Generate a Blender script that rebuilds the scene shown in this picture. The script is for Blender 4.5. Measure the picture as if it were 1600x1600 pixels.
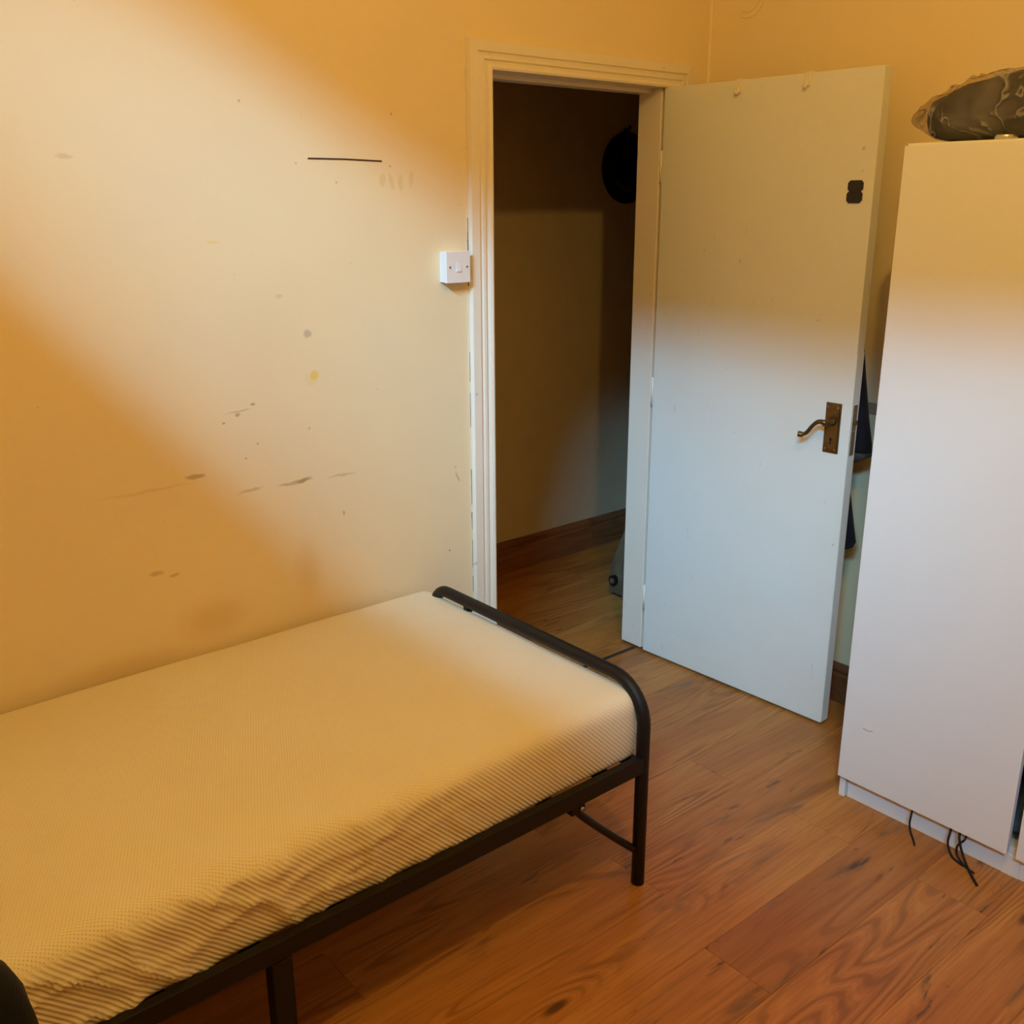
import bpy, bmesh, math, random
from mathutils import Vector, Matrix, noise
random.seed(7)
S = bpy.context.scene
COL = S.collection
for o in list(bpy.data.objects): bpy.data.objects.remove(o)

# ------------------------------------------------------------ camera
CX, CY, CZ = -2.6207, -2.3588, 1.6393
YAW, PIT, ROL, FPX = -0.69883, -0.30096, -0.00268, 1561.04
cd = bpy.data.cameras.new('camera'); cam = bpy.data.objects.new('camera', cd); COL.objects.link(cam)
fw = Vector((math.sin(-YAW)*math.cos(PIT), math.cos(YAW)*math.cos(PIT), math.sin(PIT)))
r0 = fw.cross(Vector((0, 0, 1))).normalized(); u0 = r0.cross(fw)
rr = r0*math.cos(ROL)+u0*math.sin(ROL); uu = -r0*math.sin(ROL)+u0*math.cos(ROL)
cam.matrix_world = Matrix(((rr.x, uu.x, -fw.x, CX), (rr.y, uu.y, -fw.y, CY), (rr.z, uu.z, -fw.z, CZ), (0, 0, 0, 1)))
cd.sensor_width = 36; cd.sensor_fit = 'HORIZONTAL'; cd.lens = 36*FPX/1600; cd.clip_start = 0.05
S.camera = cam

# ------------------------------------------------------------ light and exposure
S.view_settings.view_transform = 'Standard'; S.view_settings.look = 'None'
S.view_settings.exposure = 0.0; S.view_settings.gamma = 1.0; S.view_settings.use_curve_mapping = False
w = bpy.data.worlds.new('world'); S.world = w; w.use_nodes = True
w.node_tree.nodes['Background'].inputs[0].default_value = (0.45, 0.65, 1.0, 1)
w.node_tree.nodes['Background'].inputs[1].default_value = 0.6
# daylight: a bright patch of overcast sky seen over the roofs through the high window in the left wall
sd = bpy.data.lights.new('sky_daylight', 'SUN'); sd.energy = 27.0; sd.color = (0.26, 0.64, 1.0); sd.angle = math.radians(20)
so = bpy.data.objects.new('sky_daylight', sd); COL.objects.link(so)
so.rotation_euler = Vector((0.72, 0.48, -0.576)).to_track_quat('-Z', 'Y').to_euler()
# warm bulb hanging from the middle of the ceiling
ld = bpy.data.lights.new('ceiling_bulb', 'POINT'); ld.energy = 47.0; ld.color = (1.0, 0.61, 0.14); ld.shadow_soft_size = 0.035
lo = bpy.data.objects.new('ceiling_bulb', ld); COL.objects.link(lo); lo.location = (-1.65, -1.9, 2.72)

# ------------------------------------------------------------ helpers
def lin(c):
    return tuple(((v/255)/12.92 if v/255 <= .04045 else ((v/255+.055)/1.055)**2.4) for v in c)+(1,)

class NT:
    def __init__(s, name, rough=.5, base=(.8, .8, .8, 1), metal=0, spec=.5):
        s.m = bpy.data.materials.new(name); s.m.use_nodes = True; s.t = s.m.node_tree
        s.b = s.t.nodes['Principled BSDF']; s.out = s.t.nodes['Material Output']
        s.b.inputs['Base Color'].default_value = base; s.b.inputs['Roughness'].default_value = rough
        s.b.inputs['Metallic'].default_value = metal; s.b.inputs['Specular IOR Level'].default_value = spec
    def n(s, ty, **k):
        x = s.t.nodes.new(ty)
        for a, v in k.items(): setattr(x, a, v)
        return x
    def l(s, a, b): s.t.links.new(a, b)
    def put(s, inp, v):
        if hasattr(v, 'is_linked') or hasattr(v, 'links'): s.l(v, inp)
        else: inp.default_value = v
    def math(s, op, a, b=0.0, c=None, clamp=False):
        x = s.n('ShaderNodeMath', operation=op); x.use_clamp = clamp
        s.put(x.inputs[0], a); s.put(x.inputs[1], b)
        if c is not None: s.put(x.inputs[2], c)
        return x.outputs[0]
    def coord(s, kind='Object'): return s.n('ShaderNodeTexCoord').outputs[kind]
    def sep(s, v):
        x = s.n('ShaderNodeSeparateXYZ'); s.l(v, x.inputs[0]); return x.outputs
    def comb(s, a, b, c):
        x = s.n('ShaderNodeCombineXYZ'); s.put(x.inputs[0], a); s.put(x.inputs[1], b); s.put(x.inputs[2], c); return x.outputs[0]
    def map(s, v, loc=(0, 0, 0), sc=(1, 1, 1)):
        x = s.n('ShaderNodeMapping'); s.l(v, x.inputs[0]); x.inputs['Location'].default_value = loc; x.inputs['Scale'].default_value = sc; return x.outputs[0]
    def noise(s, v, scale=5, det=3, rough=.5, dist=0.0):
        x = s.n('ShaderNodeTexNoise'); s.l(v, x.inputs['Vector']); x.inputs['Scale'].default_value = scale
        x.inputs['Detail'].default_value = det; x.inputs['Roughness'].default_value = rough; x.inputs['Distortion'].default_value = dist
        return x.outputs['Fac']
    def ramp(s, f, a, b, lo=0.0, hi=1.0):
        x = s.n('ShaderNodeMapRange', interpolation_type='SMOOTHSTEP'); s.put(x.inputs[0], f)
        x.inputs[1].default_value = a; x.inputs[2].default_value = b; x.inputs[3].default_value = lo; x.inputs[4].default_value = hi
        return x.outputs[0]
    def mix(s, f, a, b):
        x = s.n('ShaderNodeMix', data_type='RGBA'); s.put(x.inputs[0], f); s.put(x.inputs[6], a); s.put(x.inputs[7], b); return x.outputs[2]
    def bump(s, h, strength=.3, dist=.002):
        x = s.n('ShaderNodeBump'); s.l(h, x.inputs['Height']); x.inputs['Strength'].default_value = strength; x.inputs['Distance'].default_value = dist
        s.l(x.outputs[0], s.b.inputs['Normal'])
    def col(s, c): s.l(c, s.b.inputs['Base Color'])

def plain(name, c, rough=.5, metal=0, grime=.12, scale=9, spec=.5, bump=0.0):
    t = NT(name, rough, c, metal, spec); v = t.coord()
    f = t.ramp(t.noise(v, scale, 4), .45, .8, 0, grime)
    t.col(t.mix(f, c, (c[0]*.45, c[1]*.42, c[2]*.38, 1)))
    if bump: t.bump(t.noise(v, 160, 3), bump, .001)
    return t.m

def addmesh(name, bm, mat, parent=None, smooth=False, bevel=0.0, seg=2):
    if bevel > 0:
        bmesh.ops.bevel(bm, geom=[e for e in bm.edges if len(e.link_faces) == 2 and e.calc_face_angle(0) > .6], offset=bevel, segments=seg, affect='EDGES', profile=.6)
    bmesh.ops.recalc_face_normals(bm, faces=bm.faces)
    me = bpy.data.meshes.new(name); bm.to_mesh(me); bm.free()
    if smooth:
        for p in me.polygons: p.use_smooth = True
    o = bpy.data.objects.new(name, me); COL.objects.link(o)
    if mat: me.materials.append(mat)
    if parent: o.parent = parent
    return o
def box(bm, a, b):
    g = bmesh.ops.create_cube(bm, size=1)['verts']
    c = [(a[i]+b[i])/2 for i in range(3)]; s = [abs(b[i]-a[i]) for i in range(3)]
    for v in g: v.co = Vector((c[0]+v.co.x*s[0], c[1]+v.co.y*s[1], c[2]+v.co.z*s[2]))
    return g
def boxo(name, a, b, mat, parent=None, bevel=0.0, seg=2):
    bm = bmesh.new(); box(bm, a, b); return addmesh(name, bm, mat, parent, False, bevel, seg)
def tube(bm, pts, r, n=14, cap=True, radii=None):
    pts = [Vector(p) for p in pts]; rings = []; prev = None
    for i, p in enumerate(pts):
        t = (pts[min(i+1, len(pts)-1)]-pts[max(i-1, 0)]).normalized()
        if prev is None:
            a = Vector((0, 0, 1)) if abs(t.z) < .9 else Vector((1, 0, 0)); nrm = t.cross(a).normalized()
        else: nrm = (prev-t*prev.dot(t)).normalized()
        prev = nrm; bn = t.cross(nrm); R = radii[i] if radii else r
        rings.append([bm.verts.new(p+(nrm*math.cos(2*math.pi*k/n)+bn*math.sin(2*math.pi*k/n))*R) for k in range(n)])
    for i in range(len(rings)-1):
        for k in range(n): bm.faces.new((rings[i][k], rings[i][(k+1) % n], rings[i+1][(k+1) % n], rings[i+1][k]))
    if cap: bm.faces.new(rings[0]); bm.faces.new(list(reversed(rings[-1])))
def tubeo(name, pts, r, mat, parent=None, n=14, radii=None):
    bm = bmesh.new(); tube(bm, pts, r, n, True, radii); return addmesh(name, bm, mat, parent, True)
def curve_pts(pts, per=8):
    P = [Vector(p) for p in pts]; P = [P[0]*2-P[1]]+P+[P[-1]*2-P[-2]]; out = []
    for i in range(1, len(P)-2):
        for k in range(per):
            t = k/per; a, b, c, d = P[i-1:i+3]
            out.append(.5*((2*b)+(c-a)*t+(2*a-5*b+4*c-d)*t*t+(3*b-a-3*c+d)*t**3))
    out.append(P[-2]); return out
def empty(name, loc=(0, 0, 0), rz=0.0):
    o = bpy.data.objects.new(name, None); COL.objects.link(o); o.location = loc; o.rotation_euler = (0, 0, rz); o.empty_display_size = .1; return o
def tag(o, label=None, cat=None, group=None, kind=None):
    if label: o['label'] = label
    if cat: o['category'] = cat
    if group: o['group'] = group
    if kind: o['kind'] = kind
    return o
def struct(o, label=None): return tag(o, label, None, None, 'structure')

# ------------------------------------------------------------ materials
WALLC = (0.86, 0.72, 0.46, 1)
def wall_mat(name, stains=True):
    t = NT(name, .62, WALLC, 0, .35); v = t.coord(); x, y, z = t.sep(v)
    base = t.mix(t.ramp(t.noise(v, 1.6, 4), .35, .7), (0.84, 0.71, 0.47, 1), (0.88, 0.73, 0.45, 1))
    if stains:
        wob = t.n('ShaderNodeTexNoise'); t.l(v, wob.inputs['Vector']); wob.inputs['Scale'].default_value = 22; wob.inputs['Detail'].default_value = 3
        wx, wy, wz = t.sep(wob.outputs['Color'])
        dx = t.math('ADD', x, t.math('MULTIPLY', t.math('SUBTRACT', wx, .5), .02)); dz = t.math('ADD', z, t.math('MULTIPLY', t.math('SUBTRACT', wz, .5), .02))
        def blob(cx, cz, rx, rz, colr, amt, ang=0.0, soft=.55):
            global _dummy
            nonlocal base
            ca, sa = math.cos(ang), math.sin(ang)
            ax = t.math('SUBTRACT', dx, cx); az = t.math('SUBTRACT', dz, cz)
            px = t.math('ADD', t.math('MULTIPLY', ax, ca/rx), t.math('MULTIPLY', az, sa/rx))
            pz = t.math('ADD', t.math('MULTIPLY', ax, -sa/rz), t.math('MULTIPLY', az, ca/rz))
            d = t.math('SQRT', t.math('ADD', t.math('MULTIPLY', px, px), t.math('MULTIPLY', pz, pz)))
            base = t.mix(t.ramp(d, 1-soft, 1+soft*.3, amt*.8, 0), base, colr)
        BR = (.36, .22, .08, 1); GR = (.42, .34, .22, 1); YL = (.80, .55, .05, 1); DK = (.14, .09, .05, 1)
        blob(-1.335, 1.312, .012, .014, GR, .75); blob(-1.322, 1.202, .016, .014, YL, .85); blob(-1.335, 1.19, .022, .018, YL, .3)
        blob(-1.400, .920, .055, .0065, BR, .6, .02); blob(-1.372, .923, .022, .008, BR, .85, .12); blob(-1.53, .92, .04, .005, BR, .45, .1)
        blob(-1.675, .985, .028, .007, BR, .75, -.12); blob(-1.80, .97, .12, .005, BR, .2, .03); blob(-1.255, .915, .05, .004, BR, .4)
        blob(-1.548, 1.125, .010, .006, BR, .8); blob(-1.585, 1.108, .006, .004, BR, .8); blob(-1.505, 1.146, .008, .005, BR, .8); blob(-1.545, 1.133, .04, .003, BR, .4)
        blob(-1.797, .756, .022, .008, BR, .5); blob(-1.752, .742, .016, .006, BR, .5); blob(-1.257, .804, .005, .011, BR, .6)
        blob(-1.573, 1.547, .022, .005, YL, .5); blob(-1.892, 1.737, .022, .006, BR, .3)
        blob(-.90, 1.50, .06, .05, (.9, .78, .5, 1), .5)
        blob(-1.378, .66, .05, .11, (.70, .47, .16, 1), .45, 0, .8); blob(-1.66, .60, .11, .06, (.66, .44, .14, 1), .5, 0, .8); blob(-1.9, .53, .2, .04, (.66, .46, .16, 1), .4, 0, .9)
        blob(-.855, .84, .004, .02, DK, .5, .4); blob(-.89, .609, .004, .004, DK, .8); blob(-.862, .87, .003, .003, DK, .8)
        blob(-1.41, 1.41, .012, .006, BR, .25)
        for k, (cx, cz, h) in enumerate(((-1.086, 1.696, .020), (-1.058, 1.690, .026), (-1.027, 1.690, .025), (-.992, 1.698, .022))):
            blob(cx, cz, .0095, h, (.72, .58, .22, 1), .6, (.0, .3, .0, -.1)[k], .35)
        for cx, cz in ((-1.337, 1.733), (-1.060, 1.730), (-1.481, 1.869), (-1.5, 1.043), (-1.536, 1.006), (-1.225, 1.688), (-1.05, 1.86), (-1.35, 1.06)):
            blob(cx, cz, .0035, .0035, DK, .5, 0, .5)
        sp = t.noise(v, 75, 2); base = t.mix(t.ramp(sp, .74, .80, 0, .55), base, BR)
    t.col(base); t.bump(t.noise(t.map(v, sc=(1, 1, 1)), 55, 4), .12, .0015)
    return t.m
M = {}
M['wall'] = wall_mat('old_cream_wall_paint'); M['wall2'] = wall_mat('plain_cream_wall_paint', False)
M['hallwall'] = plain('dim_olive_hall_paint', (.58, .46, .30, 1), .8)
M['ceil'] = plain('ceiling_paint', (.82, .76, .62, 1), .8)

def paint_mat(name, c, grime=(.35, .32, .26, 1), vert=True, rough=.38):
    t = NT(name, rough, c, 0, .45); v = t.coord()
    a = t.mix(t.ramp(t.noise(v, 2.3, 4), .4, .75, 0, .25), c, (c[0]*.9, c[1]*.86, c[2]*.74, 1))
    s = t.noise(t.map(v, sc=(9, 9, 2.2)), 4.0, 4, .6)
    a = t.mix(t.ramp(s, .66, .78, 0, .4), a, grime)
    a = t.mix(t.ramp(t.noise(v, 38, 2), .73, .79, 0, .45), a, grime)
    t.col(a); t.bump(t.noise(t.map(v, sc=(60, 60, 6)), 1.5, 3), .15, .001)
    return t.m
M['door'] = paint_mat('cream_gloss_door_paint', (.79, .80, .75, 1))
M['frame'] = paint_mat('cream_gloss_trim_paint', (.84, .77, .66, 1), rough=.3)

def wood_mat(name, light, mid, dark, gscale=1.0, rnd=True, rough=.33):
    t = NT(name, rough, mid, 0, .4); v = t.coord()
    rd = t.n('ShaderNodeObjectInfo').outputs['Random']
    off = t.comb(t.math('MULTIPLY', rd, 37.0), t.math('MULTIPLY', rd, 91.0), t.math('MULTIPLY', rd, 13.0))
    ad = t.n('ShaderNodeVectorMath', operation='ADD'); t.l(v, ad.inputs[0]); t.l(off, ad.inputs[1]); p = ad.outputs[0]
    vo = t.n('ShaderNodeTexVoronoi'); t.l(t.map(p, sc=(2.6, 9, 9)), vo.inputs['Vector']); vo.inputs['Scale'].default_value = .8
    keep = t.math('GREATER_THAN', t.sep(vo.outputs['Color'])[0], .45)
    warp = t.math('MULTIPLY', t.ramp(vo.outputs['Distance'], .0, .45, 1, 0), keep)
    q = t.map(p, sc=(.62*gscale, 6.0*gscale, 6.0*gscale))
    n1 = t.math('ADD', t.noise(q, 1.0, 2, .42, .12), t.math('MULTIPLY', warp, .10))
    rs = t.math('SINE', t.math('MULTIPLY', n1, 125.0))
    mask = t.ramp(t.noise(t.map(p, sc=(1.1, 6, 6)), 1.4, 3, .55), .42, .60)
    fine = t.noise(t.map(p, sc=(4, 130, 130)), 1.0, 4, .65)
    broad = t.noise(t.map(p, sc=(1.0, 6.5, 6.5)), 1.3, 4, .6, .8)
    c = t.mix(t.ramp(broad, .36, .64), light, mid)
    c = t.mix(t.math('MULTIPLY', t.ramp(rs, .1, 1.0), t.math('MULTIPLY', mask, .55)), c, dark)
    c = t.mix(t.math('MULTIPLY', t.ramp(rs, -.6, -1.0), t.math('MULTIPLY', mask, .45)), c, (light[0]*1.15, light[1]*1.2, light[2]*1.3, 1))
    c = t.mix(t.ramp(fine, .42, .75, 0, .42), c, dark)
    tone = t.math('FRACT', t.math('MULTIPLY', rd, 7.31))
    c = t.mix(t.ramp(tone, .4, 1.0, 0, .5), c, (mid[0]*.62, mid[1]*.55, mid[2]*.6, 1))
    sm = t.noise(t.map(p, sc=(1.9, 11, 11)), 1.3, 4, .6, .7)
    c = t.mix(t.ramp(sm, .57, .73, 0, .7), c, (.12, .072, .036, 1))
    sp = t.noise(t.map(p, sc=(6, 26, 26)), 1.1, 3, .6, .5)
    c = t.mix(t.math('MULTIPLY', t.ramp(sp, .60, .70), t.ramp(sm, .50, .60, 0, .8)), c, (.04, .024, .013, 1))
    kn = t.math('MULTIPLY', t.ramp(vo.outputs['Distance'], .03, .11, 1, 0), keep)
    c = t.mix(t.math('MULTIPLY', kn, .8), c, (.035, .018, .010, 1))
    t.col(c); t.put(t.b.inputs['Roughness'], t.ramp(fine, .3, .7, rough-.03, rough+.12))
    t.bump(fine, .12, .0008)
    return t.m
M['wood'] = wood_mat('oak_laminate', (.53, .228, .050, 1), (.43, .165, .034, 1), (.19, .070, .014, 1))
M['skirt'] = wood_mat('stained_skirting_wood', (.27, .105, .04, 1), (.21, .08, .03, 1), (.11, .04, .015, 1), rough=.4)
M['seam'] = plain('dark_subfloor', (.03, .018, .01, 1), .9)
M['black'] = plain('black_powder_coat', (.008, .0065, .006, 1), .5, 0, .2, spec=.3)
M['ward'] = plain('white_melamine', (.80, .81, .80, 1), .32, 0, .04, 1.5, .4)
M['ward_in'] = plain('grey_melamine_inside', (.35, .34, .34, 1), .6)
M['plast'] = plain('white_plastic', (.84, .84, .86, 1), .3, 0, .03)
M['plast2'] = plain('old_white_plastic_hook', (.80, .74, .64, 1), .4, 0, .1)
M['brass'] = plain('aged_brass', (.19, .12, .045, 1), .30, .9, .6, 30)
M['steel'] = plain('tarnished_steel', (.40, .33, .24, 1), .4, .8, .5, 30)
M['dark'] = plain('black_hole', (.006, .005, .005, 1), .9)
M['blackst'] = plain('black_sticker', (.014, .013, .014, 1), .5)
M['tin'] = plain('bright_tin', (.7, .68, .62, 1), .25, .9, .2)
M['slot'] = plain('dark_brown_slot', (.10, .055, .03, 1), .8)
M['tape'] = plain('brown_tape', (.40, .27, .19, 1), .7, 0, .5, 40)
M['greyplast'] = plain('grey_white_plastic', (.55, .54, .55, 1), .6)

def cloth_mat(name, c, c2, sc=220, rough=.95, bump=.5):
    t = NT(name, rough, c, 0, .2); v = t.coord()
    t.col(t.mix(t.ramp(t.noise(v, 14, 4), .35, .7), c, c2)); t.bump(t.noise(v, sc, 3), bump, .002)
    t.b.inputs['Sheen Weight'].default_value = .05; return t.m
M['navy'] = cloth_mat('dark_navy_fleece', (.006, .0065, .010, 1), (.012, .012, .018, 1))
M['coat'] = cloth_mat('black_coat_cloth', (.008, .009, .014, 1), (.014, .014, .02, 1), 300, .9)
M['coat2'] = cloth_mat('charcoal_hem', (.045, .042, .042, 1), (.06, .055, .055, 1), 300, .9)
M['hat'] = cloth_mat('black_felt', (.003, .003, .003, 1), (.005, .005, .005, 1), 300, .98)
M['bluecloth'] = cloth_mat('slate_blue_cloth', (.10, .16, .28, 1), (.05, .08, .15, 1), 250)
M['darkcloth'] = cloth_mat('dark_clothes', (.01, .01, .012, 1), (.02, .02, .025, 1), 250)
M['hallbag'] = cloth_mat('brown_grey_bag_fabric', (.15, .095, .05, 1), (.10, .065, .035, 1), 250)
M['duvet'] = cloth_mat('dark_grey_bedding', (.085, .085, .095, 1), (.05, .05, .058, 1), 120)

def mattress_mat():
    t = NT('knitted_cream_mattress_cover', .9, (.86, .78, .60, 1), 0, .25); v = t.coord(); x, y, z = t.sep(v)
    g = t.n('ShaderNodeNewGeometry'); nz = t.math('ABSOLUTE', t.sep(g.outputs['Normal'])[2])
    top = t.ramp(z, .494, .512)
    w1 = t.math('MULTIPLY', t.math('SUBTRACT', t.noise(v, 9, 2), .5), 1.6)
    k = 2*math.pi/.0118
    rib = t.math('SINE', t.math('ADD', t.math('MULTIPLY', t.math('ADD', t.math('MULTIPLY', x, 1.0), z), k), w1))
    kt = 2*math.pi/.0085
    dots = t.math('MULTIPLY', t.math('SINE', t.math('MULTIPLY', t.math('ADD', x, t.math('MULTIPLY', y, .35)), kt)), t.math('SINE', t.math('MULTIPLY', t.math('ADD', y, t.math('MULTIPLY', x, -.35)), kt)))
    pit = t.ramp(dots, .35, 1.0, 1, 0)
    h = t.n('ShaderNodeMix', data_type='FLOAT'); t.l(top, h.inputs[0]); t.l(t.ramp(rib, -1, 1), h.inputs[2]); t.l(pit, h.inputs[3])
    base = t.mix(t.ramp(t.noise(v, 2.5, 3), .35, .7), (.86, .78, .60, 1), (.84, .75, .54, 1))
    crease_shade = t.n('ShaderNodeMix', data_type='FLOAT'); t.l(top, crease_shade.inputs[0]); t.l(t.ramp(rib, -1, .5, .32, .05), crease_shade.inputs[2]); t.l(t.math('MULTIPLY', t.math('SUBTRACT', 1.0, pit), .16), crease_shade.inputs[3])  # shade in rib valleys and dot pits painted into the cover colour
    t.col(t.mix(crease_shade.outputs[0], base, (.48, .38, .21, 1)))
    b = t.n('ShaderNodeBump'); t.l(h.outputs[0], b.inputs['Height']); b.inputs['Strength'].default_value = .7; b.inputs['Distance'].default_value = .0016
    t.l(b.outputs[0], t.b.inputs['Normal']); t.b.inputs['Sheen Weight'].default_value = .15
    return t.m
M['matt'] = mattress_mat()

def film_mat():
    t = NT('translucent_grey_plastic_film', .22, (.42, .40, .41, 1), 0, .6); v = t.coord()
    tr = t.n('ShaderNodeBsdfTransparent'); tr.inputs[0].default_value = (.85, .80, .76, 1); mx = t.n('ShaderNodeMixShader')
    cre = t.math('ABSOLUTE', t.math('SUBTRACT', t.noise(t.map(v, sc=(1, 1, .7)), 7, 3, .55, .7), .5)); soft = t.noise(v, 7, 2)
    t.l(t.math('ADD', t.ramp(cre, .0, .028, .42, 0), t.ramp(soft, .35, .65, .10, .30)), mx.inputs[0]); t.l(tr.outputs[0], mx.inputs[1]); t.l(t.b.outputs[0], mx.inputs[2]); t.l(mx.outputs[0], t.out.inputs[0])
    t.bump(t.ramp(cre, 0, .06, 1, 0), .7, .006); return t.m
M['film'] = film_mat()
def pane_mat():
    t = NT('window_glass', .05, (.9, .95, 1, 1)); tr = t.n('ShaderNodeBsdfTransparent'); gl = t.n('ShaderNodeBsdfGlossy'); gl.inputs[1].default_value = .03
    mx = t.n('ShaderNodeMixShader'); mx.inputs[0].default_value = .06; t.l(tr.outputs[0], mx.inputs[1]); t.l(gl.outputs[0], mx.inputs[2]); t.l(mx.outputs[0], t.out.inputs[0]); return t.m
M['pane'] = pane_mat()

# ------------------------------------------------------------ room shell
XL, XR, YF, H = -3.25, .226, -3.9, 3.20
JL, JR, JH = -.723, .0, 1.99            # clear opening
HY, HX0, HX1 = .986, -1.6, 2.3          # hallway
bm = bmesh.new()
box(bm, (XL-.1, 0, 0), (JL-.03, .1, H)); box(bm, (JR+.03, 0, 0), (XR+.0, .1, H)); box(bm, (JL-.03, 0, JH+.03), (JR+.03, .1, H))
wb = struct(addmesh('wall_back', bm, M['wall']), 'stained cream wall with the doorway and light switch')
struct(boxo('wall_right', (XR, YF-.1, 0), (XR+.1, .1, H), M['wall2']), 'cream wall behind the wardrobe and open door')
struct(boxo('wall_front', (XL-.1, YF-.1, 0), (XR, YF, H), M['wall2']))
WY0, WY1, WZ0, WZ1 = -3.75, -.85, 2.80, 3.08
bm = bmesh.new()
box(bm, (XL-.1, YF, 0), (XL, 0, WZ0)); box(bm, (XL-.1, YF, WZ1), (XL, 0, H)); box(bm, (XL-.1, YF, WZ0), (XL, WY0, WZ1)); box(bm, (XL-.1, WY1, WZ0), (XL, 0, WZ1))
struct(addmesh('wall_left', bm, M['wall2']))
struct(boxo('ceiling', (XL-.1, YF-.1, H), (XR+.1, .1, H+.1), M['ceil']))
# high window in the left wall (outside the view)
bm = bmesh.new()
box(bm, (XL-.08, WY0, WZ0), (XL-.03, WY1, WZ0+.02)); box(bm, (XL-.08, WY0, WZ1-.02), (XL-.03, WY1, WZ1))
for k in range(4):
    yy = WY0+(WY1-WY0-.03)*k/3; box(bm, (XL-.08, yy, WZ0+.02), (XL-.03, yy+.03, WZ1-.02))
wf = struct(addmesh('window_1', bm, M['frame']))
boxo('pane', (XL-.058, WY0, WZ0), (XL-.054, WY1, WZ1), M['pane'], wf)
# hallway shell
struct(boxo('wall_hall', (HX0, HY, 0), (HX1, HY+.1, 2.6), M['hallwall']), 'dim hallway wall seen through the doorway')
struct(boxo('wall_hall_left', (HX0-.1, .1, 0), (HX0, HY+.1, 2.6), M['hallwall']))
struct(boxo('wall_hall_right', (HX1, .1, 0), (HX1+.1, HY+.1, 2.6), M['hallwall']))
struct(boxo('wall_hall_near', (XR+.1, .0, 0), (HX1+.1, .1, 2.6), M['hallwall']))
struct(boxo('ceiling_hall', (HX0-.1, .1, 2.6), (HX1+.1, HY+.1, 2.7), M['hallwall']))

# floor: slab plus laminate boards
fl = struct(boxo('floor', (XL-.1, YF-.1, -.08), (HX1+.1, HY+.1, -.009), M['seam']), 'orange brown oak laminate floor')
PW, PL = .185, 1.28
cache = {}
def plank(x0, x1, y0, y1):
    g = .0002
    key = (round(x1-x0, 4), round(y1-y0, 4))
    if key not in cache:
        bm = bmesh.new(); box(bm, (g, g, -.009), (x1-x0-g, y1-y0-g, 0))
        top = [e for e in bm.edges if all(abs(v.co.z) < 1e-6 for v in e.verts)]
        bmesh.ops.bevel(bm, geom=top, offset=.0006, segments=1, affect='EDGES')
        bmesh.ops.recalc_face_normals(bm, faces=bm.faces)
        me = bpy.data.meshes.new('plank'); bm.to_mesh(me); bm.free(); me.materials.append(M['wood']); cache[key] = me
    o = bpy.data.objects.new('plank', cache[key]); COL.objects.link(o); o.location = (x0, y0, 0); o.parent = fl
def lay(xa, xb, ya, yb, ybase, jbase):
    k0 = math.floor((ya-ybase)/PW); k = k0
    while ybase+k*PW < yb-.003:
        y0 = max(ya, ybase+k*PW); y1 = min(yb, ybase+(k+1)*PW)
        j = jbase+(0 if k % 2 == 0 else PL*.53)+(.07 if k % 4 == 1 else 0)
        n = math.floor((xa-j)/PL); x = j+n*PL
        while x < xb-.003:
            a = max(xa, x); b = min(xb, x+PL)
            if b-a > .004 and y1-y0 > .004: plank(a, b, y0, y1)
            x += PL
        k += 1
lay(XL, XR, YF, .028, -1.190, -.462)
lay(JL-.03, JR+.03, .040, .1, .04, -.18)
lay(HX0, HX1, .1, HY, .1, -.3)

# skirting boards
def skirting(name, p0, p1, inward, h=.138, label=None):
    prof = [(0, 0), (.018, 0), (.018, h*.70), (.013, h*.76), (.014, h*.80), (.017, h*.84), (.015, h*.92), (.008, h*.97), (.005, h), (0, h)]
    bm = bmesh.new(); inw = Vector(inward); A = []
    for p in (p0, p1): A.append([bm.verts.new(Vector((p[0], p[1], 0))+inw*a+Vector((0, 0, z))) for a, z in prof])
    n = len(prof)
    for i in range(n): bm.faces.new((A[0][i], A[0][(i+1) % n], A[1][(i+1) % n], A[1][i]))
    bm.faces.new(A[0]); bm.faces.new(list(reversed(A[1])))
    return struct(addmesh(name, bm, M['skirt']), label)
skirting('baseboard_right', (XR, -.0), (XR, YF), (-1, 0, 0), .138, 'brown wooden skirting behind the open door')
skirting('baseboard_back', (XL, 0), (-.805, 0), (0, -1, 0))
skirting('baseboard_left', (XL, YF), (XL, 0), (1, 0, 0))
skirting('baseboard_hall', (HX0, HY), (HX1, HY), (0, -1, 0), .152, 'brown wooden skirting in the dim hallway')

# door lining, stops and architraves
bm = bmesh.new(); box(bm, (JL-.03, .0, 0), (JL, .1, JH)); box(bm, (JL, .045, 0), (JL+.012, .1, JH-.012))
struct(addmesh('trim_4', bm, M['frame'], None, False, .0015, 1))
bm = bmesh.new(); box(bm, (JR, .0, 0.012), (JR+.03, .1, JH))
struct(addmesh('trim_5', bm, M['frame'], None, False, .0015, 1), 'cream right door jamb beside the hinged edge')
bm = bmesh.new(); box(bm, (JL-.03, .0, JH), (JR+.03, .1, JH+.03)); box(bm, (JL, .045, JH-.013), (JR, .1, JH))
struct(addmesh('trim_6', bm, M['frame'], None, False, .0015, 1), 'cream door head lining')
AW = .078
prof = [(0, .004), (.003, .017), (.030, .019), (.033, .013), (.036, .013), (.042, .019), (.050, .020), (.054, .014), (.058, .014), (.063, .024), (.071, .027), (.077, .024), (.078, .006), (.078, .0), (.0, .0)]
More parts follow.
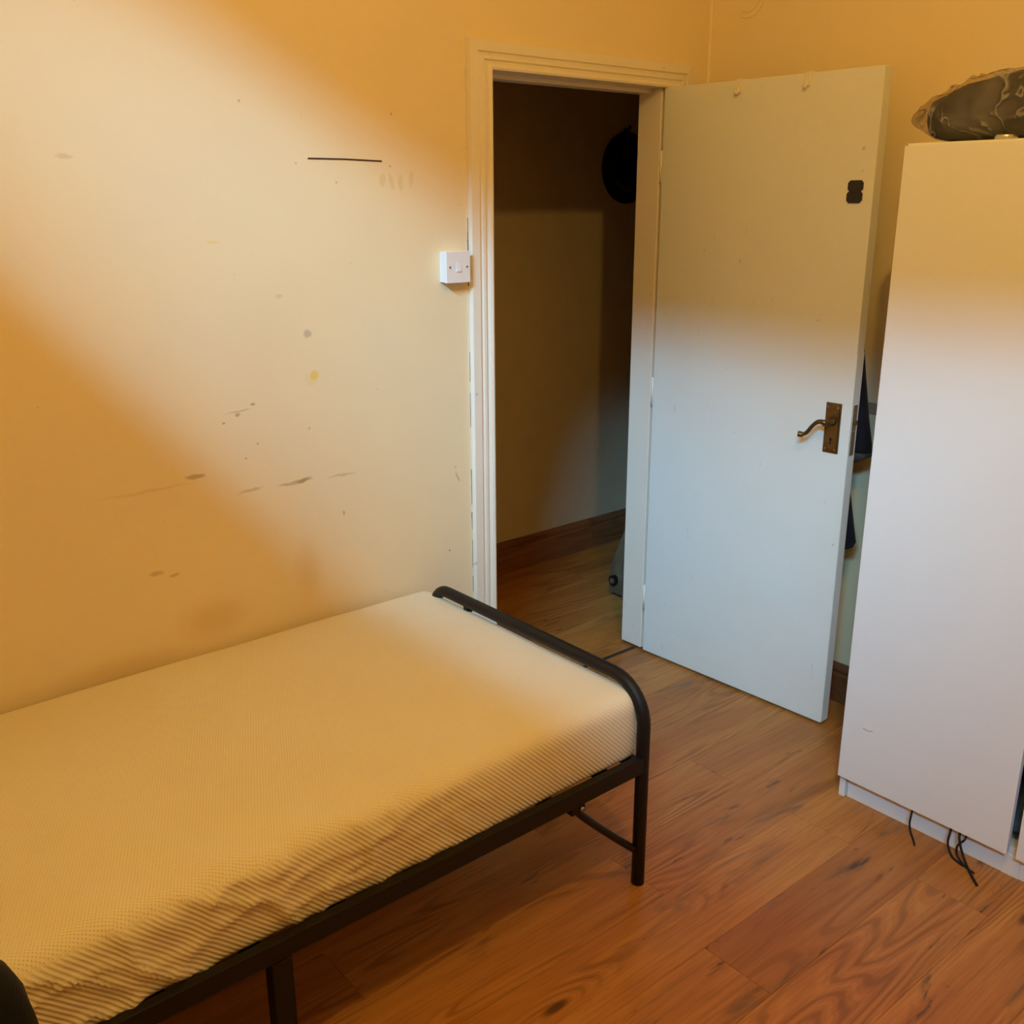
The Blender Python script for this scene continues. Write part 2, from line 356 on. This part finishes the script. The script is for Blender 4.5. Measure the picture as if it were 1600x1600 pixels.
def arch(name, f, label):     # f(u, d, e): profile point at path end e
    bm = bmesh.new(); A = [[bm.verts.new(f(u, d, e)) for u, d in prof] for e in (0, 1)]; n = len(prof)
    for i in range(n): bm.faces.new((A[0][i], A[0][(i+1) % n], A[1][(i+1) % n], A[1][i]))
    bm.faces.new(A[0]); bm.faces.new(list(reversed(A[1])))
    return struct(addmesh(name, bm, M['frame']), label)
XA, ZA, XB = -.801, 2.067, .133
arch('trim_1', lambda u, d, e: Vector((XA+u, -d, 0 if e == 0 else ZA-u)), 'cream moulded architrave beside the light switch')
arch('trim_2', lambda u, d, e: Vector((XA+u if e == 0 else XB-u, -d, ZA-u)), 'cream moulded architrave over the door')
arch('trim_3', lambda u, d, e: Vector((XB-u, -d, 0 if e == 0 else ZA-u-.001)), 'cream moulded architrave behind the open door')
bm = bmesh.new(); box(bm, (JR+.03, -.006, 0), (XB-AW+.002, 0, ZA-AW)); 
struct(addmesh('trim_7', bm, M['frame']))
# dark filler strip across the threshold, and the crack beside the left architrave
boxo('threshold_strip', (JL, .027, -.006), (JR, .041, .0025), M['seam'], fl)
bm = bmesh.new(); random.seed(3); z = .45
while z < 1.95:
    L = random.uniform(.03, .13); 
    if z < 1.5 and random.random() < .7: box(bm, (XA-.0010-random.random()*.0012, -.0008, z), (XA+.0005, .0, z+L))
    z += L+random.uniform(.01, .04)
box(bm, (XA-.0032, -.0012, 1.405), (XA+.0005, 0, 1.535))
addmesh('crack', bm, M['slot'], wb)
bm = bmesh.new(); z = .45
while z < 2.0:
    L = random.uniform(.02, .06); box(bm, (XA-.0045, -.0010, z), (XA-.0022, 0, z+L)); z += L+random.uniform(.004, .03)
addmesh('old_caulk', bm, M['frame'], wb)
# thin dark slot in the wall plaster
bm = bmesh.new(); tube(bm, [(-1.304, -.001, 1.745), (-1.2, -.001, 1.7455), (-1.086, -.001, 1.743)], .0019, 8); addmesh('slot', bm, M['slot'], wb)
# patched ring on the right wall near the corner, brown tape strip
bm = bmesh.new()
for R in (.045, .062):
    tube(bm, [(XR-.0005, -.150+R*math.cos(a), 2.262+R*math.sin(a)) for a in [math.radians(200+k*8) for k in range(13)]], .0018, 6)
addmesh('plaster_ring', bm, M['wall2'], bpy.data.objects['wall_right'])
boxo('tape_strip', (XR-.0015, -1.02, 1.0), (XR, -.66, 1.037), M['tape'], bpy.data.objects['wall_right'])
# faint vertical bead in the corner
bm = bmesh.new(); tube(bm, [(XR-.002, -.002, .14), (XR-.002, -.002, H)], .008, 8); addmesh('corner_bead', bm, M['wall2'], wb, True)

# ------------------------------------------------------------ open door (hinged on the right jamb)
ANG = -.0355
door = struct(empty('door_1', (0, -.012, 0), 0), 'cream painted flush door standing open')
door.rotation_euler = (0, 0, -ANG)
T = .040; W = .762
bm = bmesh.new(); box(bm, (0, -W, .008), (T, 0, 1.989)); addmesh('leaf', bm, M['door'], door, False, .002, 2)
# edge lipping slightly proud below, with the cut line seen on the edge
boxo('edge_strip', (.001, -W-.0016, .012), (T-.001, -W, 1.215), M['door'], door)
for z in (.22, 1.0, 1.75):
    bm = bmesh.new(); tube(bm, [(.004, .006, z-.05), (.004, .006, z+.05)], .005, 10); addmesh('hinge', bm, M['frame'], door, True)
# long plate with keyhole
PY0, PY1, PZ0, PZ1 = -.752, -.701, .907, 1.061
def leafbox(name, a, b, mat, parent, bev=.0): return boxo(name, a, b, mat, parent, bev)
py0, py1 = PY0+.021, PY1+.021
bm = bmesh.new(); box(bm, (-.003, py0, PZ0), (0, py1, PZ1)); box(bm, (-.0055, py0+.005, PZ0+.007), (-.002, py1-.005, PZ1-.007))
hp = addmesh('handle_plate', bm, M['brass'], door, False, .0012, 2); tag(hp, 'aged brass keyhole plate')
kc = ((py0+py1)/2)
bm = bmesh.new(); tube(bm, [(-.0065, kc, .950), (-.0045, kc, .950)], .0042, 14); box(bm, (-.0065, kc-.0022, .934), (-.0045, kc+.0022, .950)); addmesh('keyhole', bm, M['dark'], hp)
for y, z in ((py0+.009, PZ0+.013), (py1-.009, PZ0+.013), (py0+.009, PZ1-.013), (py1-.009, PZ1-.013)):
    bm = bmesh.new(); tube(bm, [(-.0075, y, z), (-.005, y, z)], .003, 10); addmesh('screw', bm, M['steel'], hp)
bm = bmesh.new()
tube(bm, [(-.004, kc, 1.005), (-.012, kc, 1.005), (-.018, kc, 1.005), (-.050, kc, 1.005)], .01, 16, True, [.0135, .012, .0085, .0085])
pts = curve_pts([(-.042, kc-.004, 1.004), (-.049, kc+.002, 1.008), (-.051, kc+.020, 1.007), (-.050, kc+.038, .992), (-.049, kc+.055, .970), (-.050, kc+.068, .961), (-.055, kc+.082, .961)], 7)
n = len(pts); tube(bm, pts, .006, 12, True, [.0092-.0030*min(1, i/(n*.45)) + (.0030 if i > n*.82 else 0) for i in range(n)])
lv = addmesh('lever_handle', bm, M['brass'], door, True); tag(lv, 'scrolled brass lever')
# latch and lock face plates on the leaf edge
ey = -W-.0018
for z0, z1, nm in ((.982, 1.060, 'latch_plate'), (.906, .980, 'lock_plate')):
    o = boxo(nm, (.008, ey-.0012, z0), (.030, ey, z1), M['steel'], door, .0004, 1)
boxo('latch_bolt', (.013, ey-.008, 1.0), (.025, ey, 1.014), M['brass'], door, .002)
# black sticker shaped as two stacked rounded squares
def octo(bm, cy, cz, w, h, c, x0, x1):
    P = [(-w, -h+c), (-w+c, -h), (w-c, -h), (w, -h+c), (w, h-c), (w-c, h), (-w+c, h), (-w, h-c)]
    a = [bm.verts.new((x0, cy+p[0], cz+p[1])) for p in P]; b = [bm.verts.new((x1, cy+p[0], cz+p[1])) for p in P]
    bm.faces.new(a); bm.faces.new(list(reversed(b)))
    for i in range(8): bm.faces.new((a[i], a[(i+1) % 8], b[(i+1) % 8], b[i]))
sc = -.7195+.012
bm = bmesh.new(); octo(bm, sc, 1.6795, .0235, .0155, .007, -.003, 0); octo(bm, sc+.001, 1.6500, .0240, .0170, .008, -.003, 0); box(bm, (-.0025, sc-.015, 1.655), (0, sc+.016, 1.675))
st = addmesh('sticker', bm, M['blackst'], door); tag(st, 'black sticker shaped like two stacked rounded squares')
# over-door hooks
def door_hook(y, label):
    R = Matrix.Rotation(-ANG, 3, 'Z'); base = R @ Vector((0, y, 0))+Vector((0, -.012, 0))
    h = empty('over_door_hook', (base.x, base.y, 0), -ANG)
    bm = bmesh.new(); box(bm, (-.0045, -.0085, 1.953), (0, .0085, 1.9925)); box(bm, (-.0035, -.008, 1.9892), (T+.0035, .008, 1.9925)); box(bm, (T, -.008, 1.93), (T+.0035, .008, 1.9925))
    addmesh('strap', bm, M['plast2'], h, False, .0008, 1)
    bm = bmesh.new(); tube(bm, curve_pts([(-.002, 0, 1.968), (-.008, 0, 1.955), (-.016, 0, 1.950), (-.020, 0, 1.957)], 5), .0045, 10); addmesh('hook', bm, M['plast2'], h, True)
    tag(h, label, 'hook', 'hooks over the top of the door')
door_hook(-.290, 'small cream hook over the door top, nearer the hinges')
door_hook(-.527, 'small cream hook over the door top, nearer the handle side')

# ------------------------------------------------------------ black coat hanging behind the door
def cloth_panel(name, prof, x0, thick, mat, parent, folds=9, amp=.012):
    # prof: list of (z, yleft, yright); a closed puffy cloth body
    bm = bmesh.new(); N = 26; rings = []
    for z, ya, yb in prof:
        ring = []
        for k in range(N*2):
            a = math.pi*2*k/(N*2); c = math.cos(a); s = math.sin(a)
            y = (ya+yb)/2+(ya-yb)/2*c; e = abs(s)**.5*(1 if s > 0 else -1)
            x = x0+thick/2*e*(1+.25*math.sin(y*60+z*5))+amp*.5*math.sin(y*folds*7+z*3)*(.3+.7*abs(e))
            ring.append(bm.verts.new((x, y, z)))
        rings.append(ring)
    for i in range(len(rings)-1):
        for k in range(2*N): bm.faces.new((rings[i][k], rings[i][(k+1) % (2*N)], rings[i+1][(k+1) % (2*N)], rings[i+1][k]))
    bm.faces.new(rings[0]); bm.faces.new(list(reversed(rings[-1])))
    return addmesh(name, bm, mat, parent, True)
ct = empty('coat', (.12, -.42, .55))
c0 = Vector((-.12, .42, -.55))
def shift(o): o.location = c0; return o
shift(cloth_panel('body', [(1.72, -.38, -.46), (1.66, -.26, -.58), (1.5, -.20, -.64), (1.35, -.17, -.69), (1.216, -.15, -.733), (1.11, -.14, -.757), (1.0, -.14, -.777), (.93, -.14, -.792), (.905, -.14, -.795)], .12, .075, M['coat'], ct))
shift(cloth_panel('hem_band', [(.905, -.14, -.796), (.89, -.14, -.794), (.872, -.15, -.76), (.866, -.16, -.73)], .12, .078, M['coat2'], ct))
shift(cloth_panel('tail', [(.90, -.2, -.700), (.84, -.2, -.722), (.76, -.2, -.742), (.68, -.2, -.760), (.61, -.2, -.775), (.592, -.22, -.768), (.575, -.26, -.735)], .12, .055, M['coat'], ct))
bm = bmesh.new(); tube(bm, curve_pts([(.050, -.42, 1.74), (.07, -.42, 1.76), (.10, -.42, 1.755), (.12, -.42, 1.70)], 5), .004, 8); shift(addmesh('hanging_loop', bm, M['coat'], ct, True))
tag(ct, 'black coat hanging behind the open door, seen past its edge', 'coat')

# ------------------------------------------------------------ light switch
sw = empty('light_switch', (-.8635, 0, 1.4635))
bm = bmesh.new(); box(bm, (-.0405, -.026, -.0425), (.0405, 0, .0425)); addmesh('back_box', bm, M['plast'], sw, False, .002)
bm = bmesh.new(); box(bm, (-.0425, -.035, -.0440), (.0425, -.026, .0440)); fp = addmesh('face_plate', bm, M['plast'], sw, False, .002, 3)
bm = bmesh.new(); box(bm, (-.008, -.037, -.013), (.008, -.0345, .013))
for v in bm.verts:
    if v.co.y < -.036 and v.co.z > 0: v.co.y = -.0355
    if v.co.y < -.036 and v.co.z < 0: v.co.y = -.0385
addmesh('rocker', bm, M['plast'], sw, False, .0008)
for sx in (-.030, .030):
    bm = bmesh.new(); tube(bm, [(sx, -.0362, 0), (sx, -.0345, 0)], .0032, 12); s1 = addmesh('screw', bm, M['steel'], sw, True)
    boxo('screw_slot', (sx-.0028, -.0366, -.0006), (sx+.0028, -.0361, .0006), M['dark'], s1)
tag(sw, 'white square light switch on the wall beside the door frame', 'light switch')

# ------------------------------------------------------------ bed frame
bx = -1.010; YN, YW = -.930, -.085; RT = .0165
bed = empty('bed_frame', (bx, -.5, 0)); B0 = Vector((-bx, .5, 0))
def bpart(o): o.location = B0; return o
def arcp(cy, cz, R, a0, a1, n=9): return [(bx, cy+R*math.cos(math.radians(a0+(a1-a0)*k/n)), cz+R*math.sin(math.radians(a0+(a1-a0)*k/n))) for k in range(n+1)]
ZT = .546; R1 = .105
pts = [(bx, YN, .0), (bx, YN, .2), (bx, YN, ZT-R1-.02)]+arcp(YN+R1, ZT-R1, R1, 180, 90)+[(bx, -.5, ZT)]+arcp(YW-.062, ZT-.062, .062, 90, 0)+[(bx, YW, .2), (bx, YW, 0)]
bpart(tubeo('foot_hoop', pts, RT, M['black'], bed, 18))
bpart(boxo('end_rail', (bx-.014, YW-.01, .318), (bx+.006, YN+.01, .348), M['black'], bed, .003))
def rail(y0, y1):
    bm = bmesh.new(); box(bm, (-2.98, y0, .322), (bx+.004, y1, .363)); inn = (y1-.001, y1+.034) if y0 < -.5 else (y0-.034, y0+.001); box(bm, (-2.98, inn[0], .3240), (bx-.0, inn[1], .3338))
    return bm
bpart(addmesh('side_rail', rail(YN-.013, YN+.008), M['black'], bed, False, .002, 2))
bpart(addmesh('side_rail', rail(YW-.008, YW+.013), M['black'], bed, False, .002, 2))
for x in (-1.98, -2.95):
    for y in (YN+.003, YW-.003):
        bpart(boxo('leg', (x-.021, y-.016, 0), (x+.021, y+.016, .32), M['black'], bed, .003))
bpart(boxo('hoop_bracket', (bx-.010, -.255, ZT-.030), (bx+.008, -.235, ZT-.008), M['black'], bed, .002))
# diagonal brace from the near foot leg up to the side rail
bm = bmesh.new(); tube(bm, curve_pts([(bx-.01, YN+.004, .098), (-1.10, YN+.010, .172), (-1.205, YN+.012, .276), (-1.228, YN+.010, .318)], 6), .0095, 12); bpart(addmesh('brace', bm, M['black'], bed, True))
bm = bmesh.new(); tube(bm, curve_pts([(bx-.01, YW-.004, .098), (-1.10, YW-.010, .172), (-1.205, YW-.012, .276), (-1.228, YW-.010, .318)], 6), .0095, 12); bpart(addmesh('brace', bm, M['black'], bed, True))
bpart(boxo('brace_bracket', (-1.248, YN-.006, .296), (-1.206, YN+.018, .320), M['black'], bed, .003))
bm = bmesh.new(); tube(bm, [(-1.218, YN-.010, .306), (-1.218, YN-.005, .306)], .006, 8); bpart(addmesh('bolt', bm, M['steel'], bed, True))
for k in range(11):
    x = -1.12-k*.18; bpart(boxo('slat', (x-.02, YN+.006, .334), (x+.02, YW-.006, .346), M['black'], bed, .001, 1))
# head hoop
hx = -2.98
bpart(tubeo('head_hoop', [(p[0]-bx+hx, p[1], p[2]+(.25 if p[2] > .4 else 0)) for p in pts], RT, M['black'], bed, 14))
tag(bed, 'black metal single bed frame with a rounded tube foot end', 'bed frame')

# ------------------------------------------------------------ mattress
def make_mattress():
    x0, x1, y0, y1, z0, z1 = -2.955, -.987, -.912, -.012, .3465, .521
    R = .038; bm = bmesh.new()
    nx, ny, nz = 190, 78, 20
    vid = {}
    def V(i, j, k):
        key = (i, j, k)
        if key in vid: return vid[key]
        x = x0+(x1-x0)*i/nx; y = y0+(y1-y0)*j/ny; z = z0+(z1-z0)*k/nz
        # more resolution near the rounding comes free from the grid; round the box
        rx = .085 if True else R
        cx = min(max(x, x0+rx), x1-.040); ry = R if z > (z0+z1)/2 else .018; cy = min(max(y, y0+ry), y1-ry); cz = min(max(z, z0+.02), z1-R)
        hx_ = .040 if x > cx else rx
        rz = R if z > cz else .02
        d = Vector(((x-cx)/hx_, (y-cy)/ry, (z-cz)/rz)); m = max(abs(d.x), abs(d.y), abs(d.z))
        if m > 1e-9:
            L = d.length; d = d*(m/L)
            x = cx+d.x*hx_; y = cy+d.y*ry; z = cz+d.z*rz
        # doming, bulging, rumples
        ux = (x-x0)/(x1-x0); uy = (y-y0)/(y1-y0); tz = (z-z0)/(z1-z0)
        if tz > .6: z += .012*math.sin(math.pi*min(max(uy, 0), 1))**.5*min(1, max(0, (x1-x)/.35))
        side = max(0, 1-(y-y0)/.10)
        y -= side*(.006*math.sin(math.pi*tz)+.003*math.sin(x*7))
        tc = max(0, min(1, (x-(x1-.07))/.07)); ins = .028*(1-math.sqrt(max(0, 1-tc*tc)))
        yc = (y0+y1)/2; wy = (y-yc)/((y1-y0)/2); y -= ins*(1 if wy > 0 else -1)*abs(wy)**4
        p = Vector((x, y, z))
        n1 = noise.noise(p*5.0)
        left = min(1, max(0, (-1.35-x)/.5))
        rid = 1-abs(noise.noise(Vector((x*9+z*7, 3.1+y*2, z*6-x*3))))*2.2; rid = max(0, rid)**6
        rid2 = max(0, 1-abs(noise.noise(Vector((x*6-z*9, 8.7, z*10+x*2))))*2.4)**7
        y -= side*(left*(.0105*rid+.008*rid2)+.002*n1)
        y += side*.004*math.exp(-((x+1.585+(z-.45)*.05)/.006)**2)*(1 if tz < .75 else 0)
        if tz > .6: z += .0035*max(0, 1-(y-y0)/.28)*left*math.sin((x*1.0+y*.55)*34)*min(1, (y-y0)/.05)+.0018*n1
        v = bm.verts.new((x, y, z)); vid[key] = v; return v
    def quad(a, b, c, d):
        bm.faces.new((V(*a), V(*b), V(*c), V(*d)))
    for i in range(nx):
        for j in range(ny):
            quad((i, j, nz), (i+1, j, nz), (i+1, j+1, nz), (i, j+1, nz)); quad((i, j, 0), (i, j+1, 0), (i+1, j+1, 0), (i+1, j, 0))
    for i in range(nx):
        for k in range(nz):
            quad((i, 0, k), (i+1, 0, k), (i+1, 0, k+1), (i, 0, k+1)); quad((i, ny, k), (i, ny, k+1), (i+1, ny, k+1), (i+1, ny, k))
    for j in range(ny):
        for k in range(nz):
            quad((0, j, k), (0, j, k+1), (0, j+1, k+1), (0, j+1, k)); quad((nx, j, k), (nx, j+1, k), (nx, j+1, k+1), (nx, j, k+1))
    return addmesh('mattress', bm, M['matt'], None, True)
tag(make_mattress(), 'bare cream mattress in a ribbed knitted cover on the black bed frame', 'mattress')

# ------------------------------------------------------------ wardrobe
WX0 = -.279; WYL = -1.036; WYR = -2.03; WH = 1.769
wd = empty('wardrobe', (-.03, -1.53, 0)); W0 = Vector((.03, 1.53, 0))
def wp(o): o.location = W0; return o
wp(boxo('side_panel', (WX0, WYL-.018, 0), (.205, WYL, WH), M['ward'], wd, .0008, 1))
wp(boxo('side_panel', (WX0, WYR, 0), (.205, WYR+.018, WH), M['ward'], wd, .0008, 1))
wp(boxo('top_panel', (WX0, WYR+.018, WH-.016), (.205, WYL-.018, WH), M['ward'], wd, .0008, 1))
wp(boxo('back_panel', (.200, WYR+.018, .06), (.205, WYL-.018, WH-.016), M['ward_in'], wd))
wp(boxo('bottom_shelf', (WX0+.014, WYR+.018, .058), (.200, WYL-.018, .078), M['ward'], wd, .0008, 1))
wp(boxo('plinth', (WX0+.010, -1.502, 0), (WX0+.028, WYL-.021, .057), M['ward'], wd, .0008, 1))
wp(boxo('plinth', (WX0+.010, WYR+.018, 0), (WX0+.028, -1.545, .057), M['ward'], wd, .0008, 1))
wp(boxo('plinth_block', (WX0+.008, -1.545, 0), (WX0+.04, -1.502, .0575), M['ward'], wd, .0008, 1))
wp(boxo('door', (WX0-.018, -1.517, .071), (WX0-.001, WYL-.002, WH-.006), M['ward'], wd, .001, 2))
wp(boxo('door', (WX0-.018, WYR+.002, .071), (WX0-.001, -1.540, WH-.006), M['ward'], wd, .001, 2))
bm = bmesh.new(); tube(bm, [(-.04, WYR+.018, 1.62), (-.04, WYL-.018, 1.62)], .012, 10); wp(addmesh('hanging_rail', bm, M['steel'], wd, True))
bm = bmesh.new(); tube(bm, curve_pts([(WX0-.0185, -1.100, .248), (WX0-.0186, -1.112, .246), (WX0-.0186, -1.128, .249)], 4), .0009, 6); wp(addmesh('scratch', bm, M['steel'], wd))
tag(wd, 'tall white wardrobe with two plain doors, standing on the wooden floor', 'wardrobe')

def pillow_cloth(name, c, s, mat, parent=None, seed=0, amp=.12, seg=28):
    bm = bmesh.new(); bmesh.ops.create_uvsphere(bm, u_segments=seg, v_segments=seg//2, radius=1)
    for v in bm.verts:
        p = v.co.copy(); q = Vector([abs(a)**.65*(1 if a > 0 else -1) for a in p])
        f = 1+amp*noise.noise(p*2.2+Vector((seed, 0, 0)))+amp*.5*noise.noise(p*5+Vector((0, seed, 0)))
        v.co = Vector((c[0]+q.x*s[0]*f, c[1]+q.y*s[1]*f, c[2]+q.z*s[2]*f))
    return addmesh(name, bm, mat, parent, True)
o = pillow_cloth('folded_cloth', (-.10, -1.50, .125), (.135, .12, .045), M['bluecloth'], None, 3); tag(o, 'slate blue folded cloth inside the wardrobe, seen in the door gap', 'cloth')
o = pillow_cloth('hanging_clothes', (-.04, -1.46, .95), (.11, .20, .62), M['darkcloth'], None, 5, .08); tag(o, 'dark clothes inside the wardrobe, seen in the gap between its doors', 'clothes')

# cables and straps trailing out from under the wardrobe door
def cord(name, pts, r, label):
    o = tubeo(name, curve_pts(pts, 7), r, M['black'], None, 8); tag(o, label, 'cord', 'cords under the wardrobe door'); return o
cord('cord', [(-.2745, -1.256, .064), (-.300, -1.267, .062), (-.302, -1.266, .035), (-.304, -1.272, .012), (-.318, -1.288, .004), (-.340, -1.305, .003)], .0026, 'single short black cord hanging out, leftmost under the wardrobe door')
cord('cord', [(-.2745, -1.366, .064), (-.300, -1.375, .060), (-.303, -1.374, .030), (-.310, -1.390, .006), (-.318, -1.405, .003), (-.326, -1.430, .003)], .0030, 'bent black cord just left of the crossed pair under the wardrobe')
cord('cord', [(-.2745, -1.405, .064), (-.300, -1.415, .062), (-.304, -1.400, .036), (-.306, -1.403, .012), (-.322, -1.430, .003), (-.334, -1.463, .003)], .0028, 'black cord of the crossed pair that ends nearer the wardrobe')
cord('cord', [(-.2745, -1.392, .064), (-.301, -1.400, .064), (-.3085, -1.411, .038), (-.318, -1.432, .010), (-.350, -1.464, .005), (-.375, -1.491, .003)], .0032, 'longest black cord, reaching furthest over the floor from the wardrobe')

# ------------------------------------------------------------ things on top of the wardrobe
bag = empty('plastic_bag', (-.08, -1.40, WH)); G0 = Vector((.08, 1.40, -WH))
SEC = [(-.943, .056, .070, .018), (-.962, .044, .086, .045), (-.985, .034, .100, .070), (-1.024, .013, .118, .10), (-1.07, .003, .135, .125), (-1.12, .002, .151, .14), (-1.20, .002, .163, .15),
       (-1.32, .002, .172, .155), (-1.46, .002, .168, .155), (-1.60, .002, .150, .145), (-1.72, .002, .115, .12), (-1.80, .010, .080, .08), (-1.84, .03, .055, .02)]
def bagmesh(name, secs, mat, seed, wr):
    N = 72; bm = bmesh.new(); rings = []; F = []
    for i in range(len(secs)-1):
        for k in range(6):
            t = k/6; F.append([secs[i][q]*(1-t)+secs[i+1][q]*t for q in range(4)])
    F.append(list(secs[-1]))
    for y, zb, zt, xh in F:
        ring = []; zc = (zb+zt)/2; zh = (zt-zb)/2
        for k in range(N):
            a = 2*math.pi*k/N; c, q = math.cos(a), math.sin(a); e = .75
            X = xh*abs(c)**e*(1 if c > 0 else -1); Z = zh*abs(q)**e*(1 if q > 0 else -1)
            r = 1-abs(noise.noise(Vector((X*16+y*9, y*13+seed, Z*20-y*12))))*2.3
            f = 1+wr*(max(0, r)**3-.35)
            ring.append(bm.verts.new((-.095+X*f, y, WH+max(.0022, zc+Z*(f if q > 0 else 1)))))
        rings.append(ring)
    for i in range(len(rings)-1):
        for k in range(N): bm.faces.new((rings[i][k], rings[i][(k+1) % N], rings[i+1][(k+1) % N], rings[i+1][k]))
    bm.faces.new(rings[0]); bm.faces.new(list(reversed(rings[-1])))
    o = addmesh(name, bm, mat, bag, True); o.location = G0; return o
bagmesh('bedding', [(-1.004, .045, .080, .04), (-1.016, .030, .096, .075)]+[(y, zb+.002, zt-.010, xh-.014) for y, zb, zt, xh in SEC[3:-2]], M['duvet'], 2, .05)
bagmesh('film', SEC, M['film'], 5, .10)
tag(bag, 'translucent plastic bag of dark grey bedding lying on the white wardrobe', 'bag')
ti = empty('metal_lid', (-.255, -1.255, WH))
bm = bmesh.new(); tube(bm, [(0, 0, .0005), (0, 0, .009), (0, 0, .010)], .024, 32, True, [.024, .024, .0225]); addmesh('rim', bm, M['tin'], ti, True)
tag(ti, 'small shiny round metal lid at the front edge of the wardrobe top', 'lid')

# ------------------------------------------------------------ hallway things
ht = empty('hat', (.856, HY-.01, 1.784)); Y0 = 0
def disc(prof, name, mat, parent):
    bm = bmesh.new(); N = 48; rings = []
    for r, d in prof: rings.append([bm.verts.new((r*math.cos(2*math.pi*k/N), -d, r*math.sin(2*math.pi*k/N))) for k in range(N)])
    for i in range(len(rings)-1):
        for k in range(N): bm.faces.new((rings[i][k], rings[i][(k+1) % N], rings[i+1][(k+1) % N], rings[i+1][k]))
    bm.faces.new(rings[0]); bm.faces.new(list(reversed(rings[-1])))
    return addmesh(name, bm, mat, parent, True)
disc([(.10, .004), (.153, .006), (.155, .011), (.150, .016), (.10, .020)], 'brim', M['hat'], ht)
disc([(.100, .018), (.097, .05), (.090, .085), (.070, .105), (.03, .110)], 'crown', M['hat'], ht)
bm = bmesh.new(); tube(bm, [(.0, .01, .165), (0, -.02, .165), (0, -.026, .178)], .007, 8); addmesh('peg', bm, M['black'], ht, True)
tag(ht, 'round black hat hanging on the hallway wall, seen through the doorway', 'hat')

hb = empty('wheeled_bag', (.458, .40, 0))
bm = bmesh.new(); A = []
P = [(-.165, .030), (-.170, .10), (-.145, .17), (-.105, .25), (-.06, .32), (0, .37), (.12, .39), (.2, .36), (.22, .2), (.21, .03)]
for y in (-.10, .055): A.append([bm.verts.new((x, y, z)) for x, z in P])
n = len(P)
for i in range(n): bm.faces.new((A[0][i], A[0][(i+1) % n], A[1][(i+1) % n], A[1][i]))
bm.faces.new(A[0]); bm.faces.new(list(reversed(A[1])))
addmesh('body', bm, M['hallbag'], hb, False, .02, 3)
bm = bmesh.new(); tube(bm, [(-.184, .022, .092), (-.160, .022, .092)], .022, 20); wl = addmesh('wheel', bm, M['black'], hb, False)
bm = bmesh.new(); tube(bm, [(-.187, .022, .092), (-.183, .022, .092)], .012, 14); addmesh('hub', bm, M['steel'], wl)
boxo('foot', (-.15, -.08, 0), (-.12, .0, .04), M['hallbag'], hb, .005); boxo('foot', (.12, -.08, 0), (.17, .0, .04), M['hallbag'], hb, .005)
tag(hb, 'brownish grey bag with a round black wheel behind the right door jamb', 'bag')

# ------------------------------------------------------------ chair at the lower left, only its dark backrest corner in view
chair = empty('chair', (-2.62, -1.45, 0))
def cp(o): o.location = (2.62, 1.45, 0); return o
bm = bmesh.new(); Wc, Hc, n = .226, .225, 48; A = []
for y, ins in ((-1.225, .016), (-1.235, .003), (-1.262, 0), (-1.29, .003), (-1.302, .016)):
    ring = []
    for k in range(n):
        a = 2*math.pi*k/n; c, s = math.cos(a), math.sin(a); e = .58
        ring.append(bm.verts.new((-2.662+(Wc-ins)*abs(c)**e*(1 if c > 0 else -1)+.004*noise.noise(Vector((c*6, s*6, y*30))), y+.012*c*c, .632+(Hc-ins)*abs(s)**e*(1 if s > 0 else -1))))
    A.append(ring)
for i in range(len(A)-1):
    for k in range(n): bm.faces.new((A[i][k], A[i][(k+1) % n], A[i+1][(k+1) % n], A[i+1][k]))
bm.faces.new(A[0]); bm.faces.new(list(reversed(A[-1])))
cp(addmesh('backrest', bm, M['navy'], chair, True))
cp(pillow_cloth('seat', (-2.67, -1.53, .44), (.215, .215, .04), M['navy'], chair, 1, .03))
cp(boxo('backrest_bracket', (-2.67, -1.325, .41), (-2.61, -1.31, .62), M['black'], chair, .003)); 
cp(tubeo('gas_column', [(-2.64, -1.53, .07), (-2.64, -1.53, .41)], .025, M['black'], chair))
for k in range(5):
    a = 2*math.pi*k/5+.3; e = (-2.64+.27*math.cos(a), -1.53+.27*math.sin(a))
    cp(tubeo('base_arm', [(-2.64, -1.53, .085), (e[0], e[1], .062)], .016, M['black'], chair, 10))
    bm = bmesh.new(); tube(bm, [(e[0]-.01, e[1], .025), (e[0]+.01, e[1], .025)], .025, 14); cp(addmesh('castor', bm, M['black'], chair))
tag(chair, 'dark navy fabric chair, only a backrest corner showing beside the bed', 'chair')
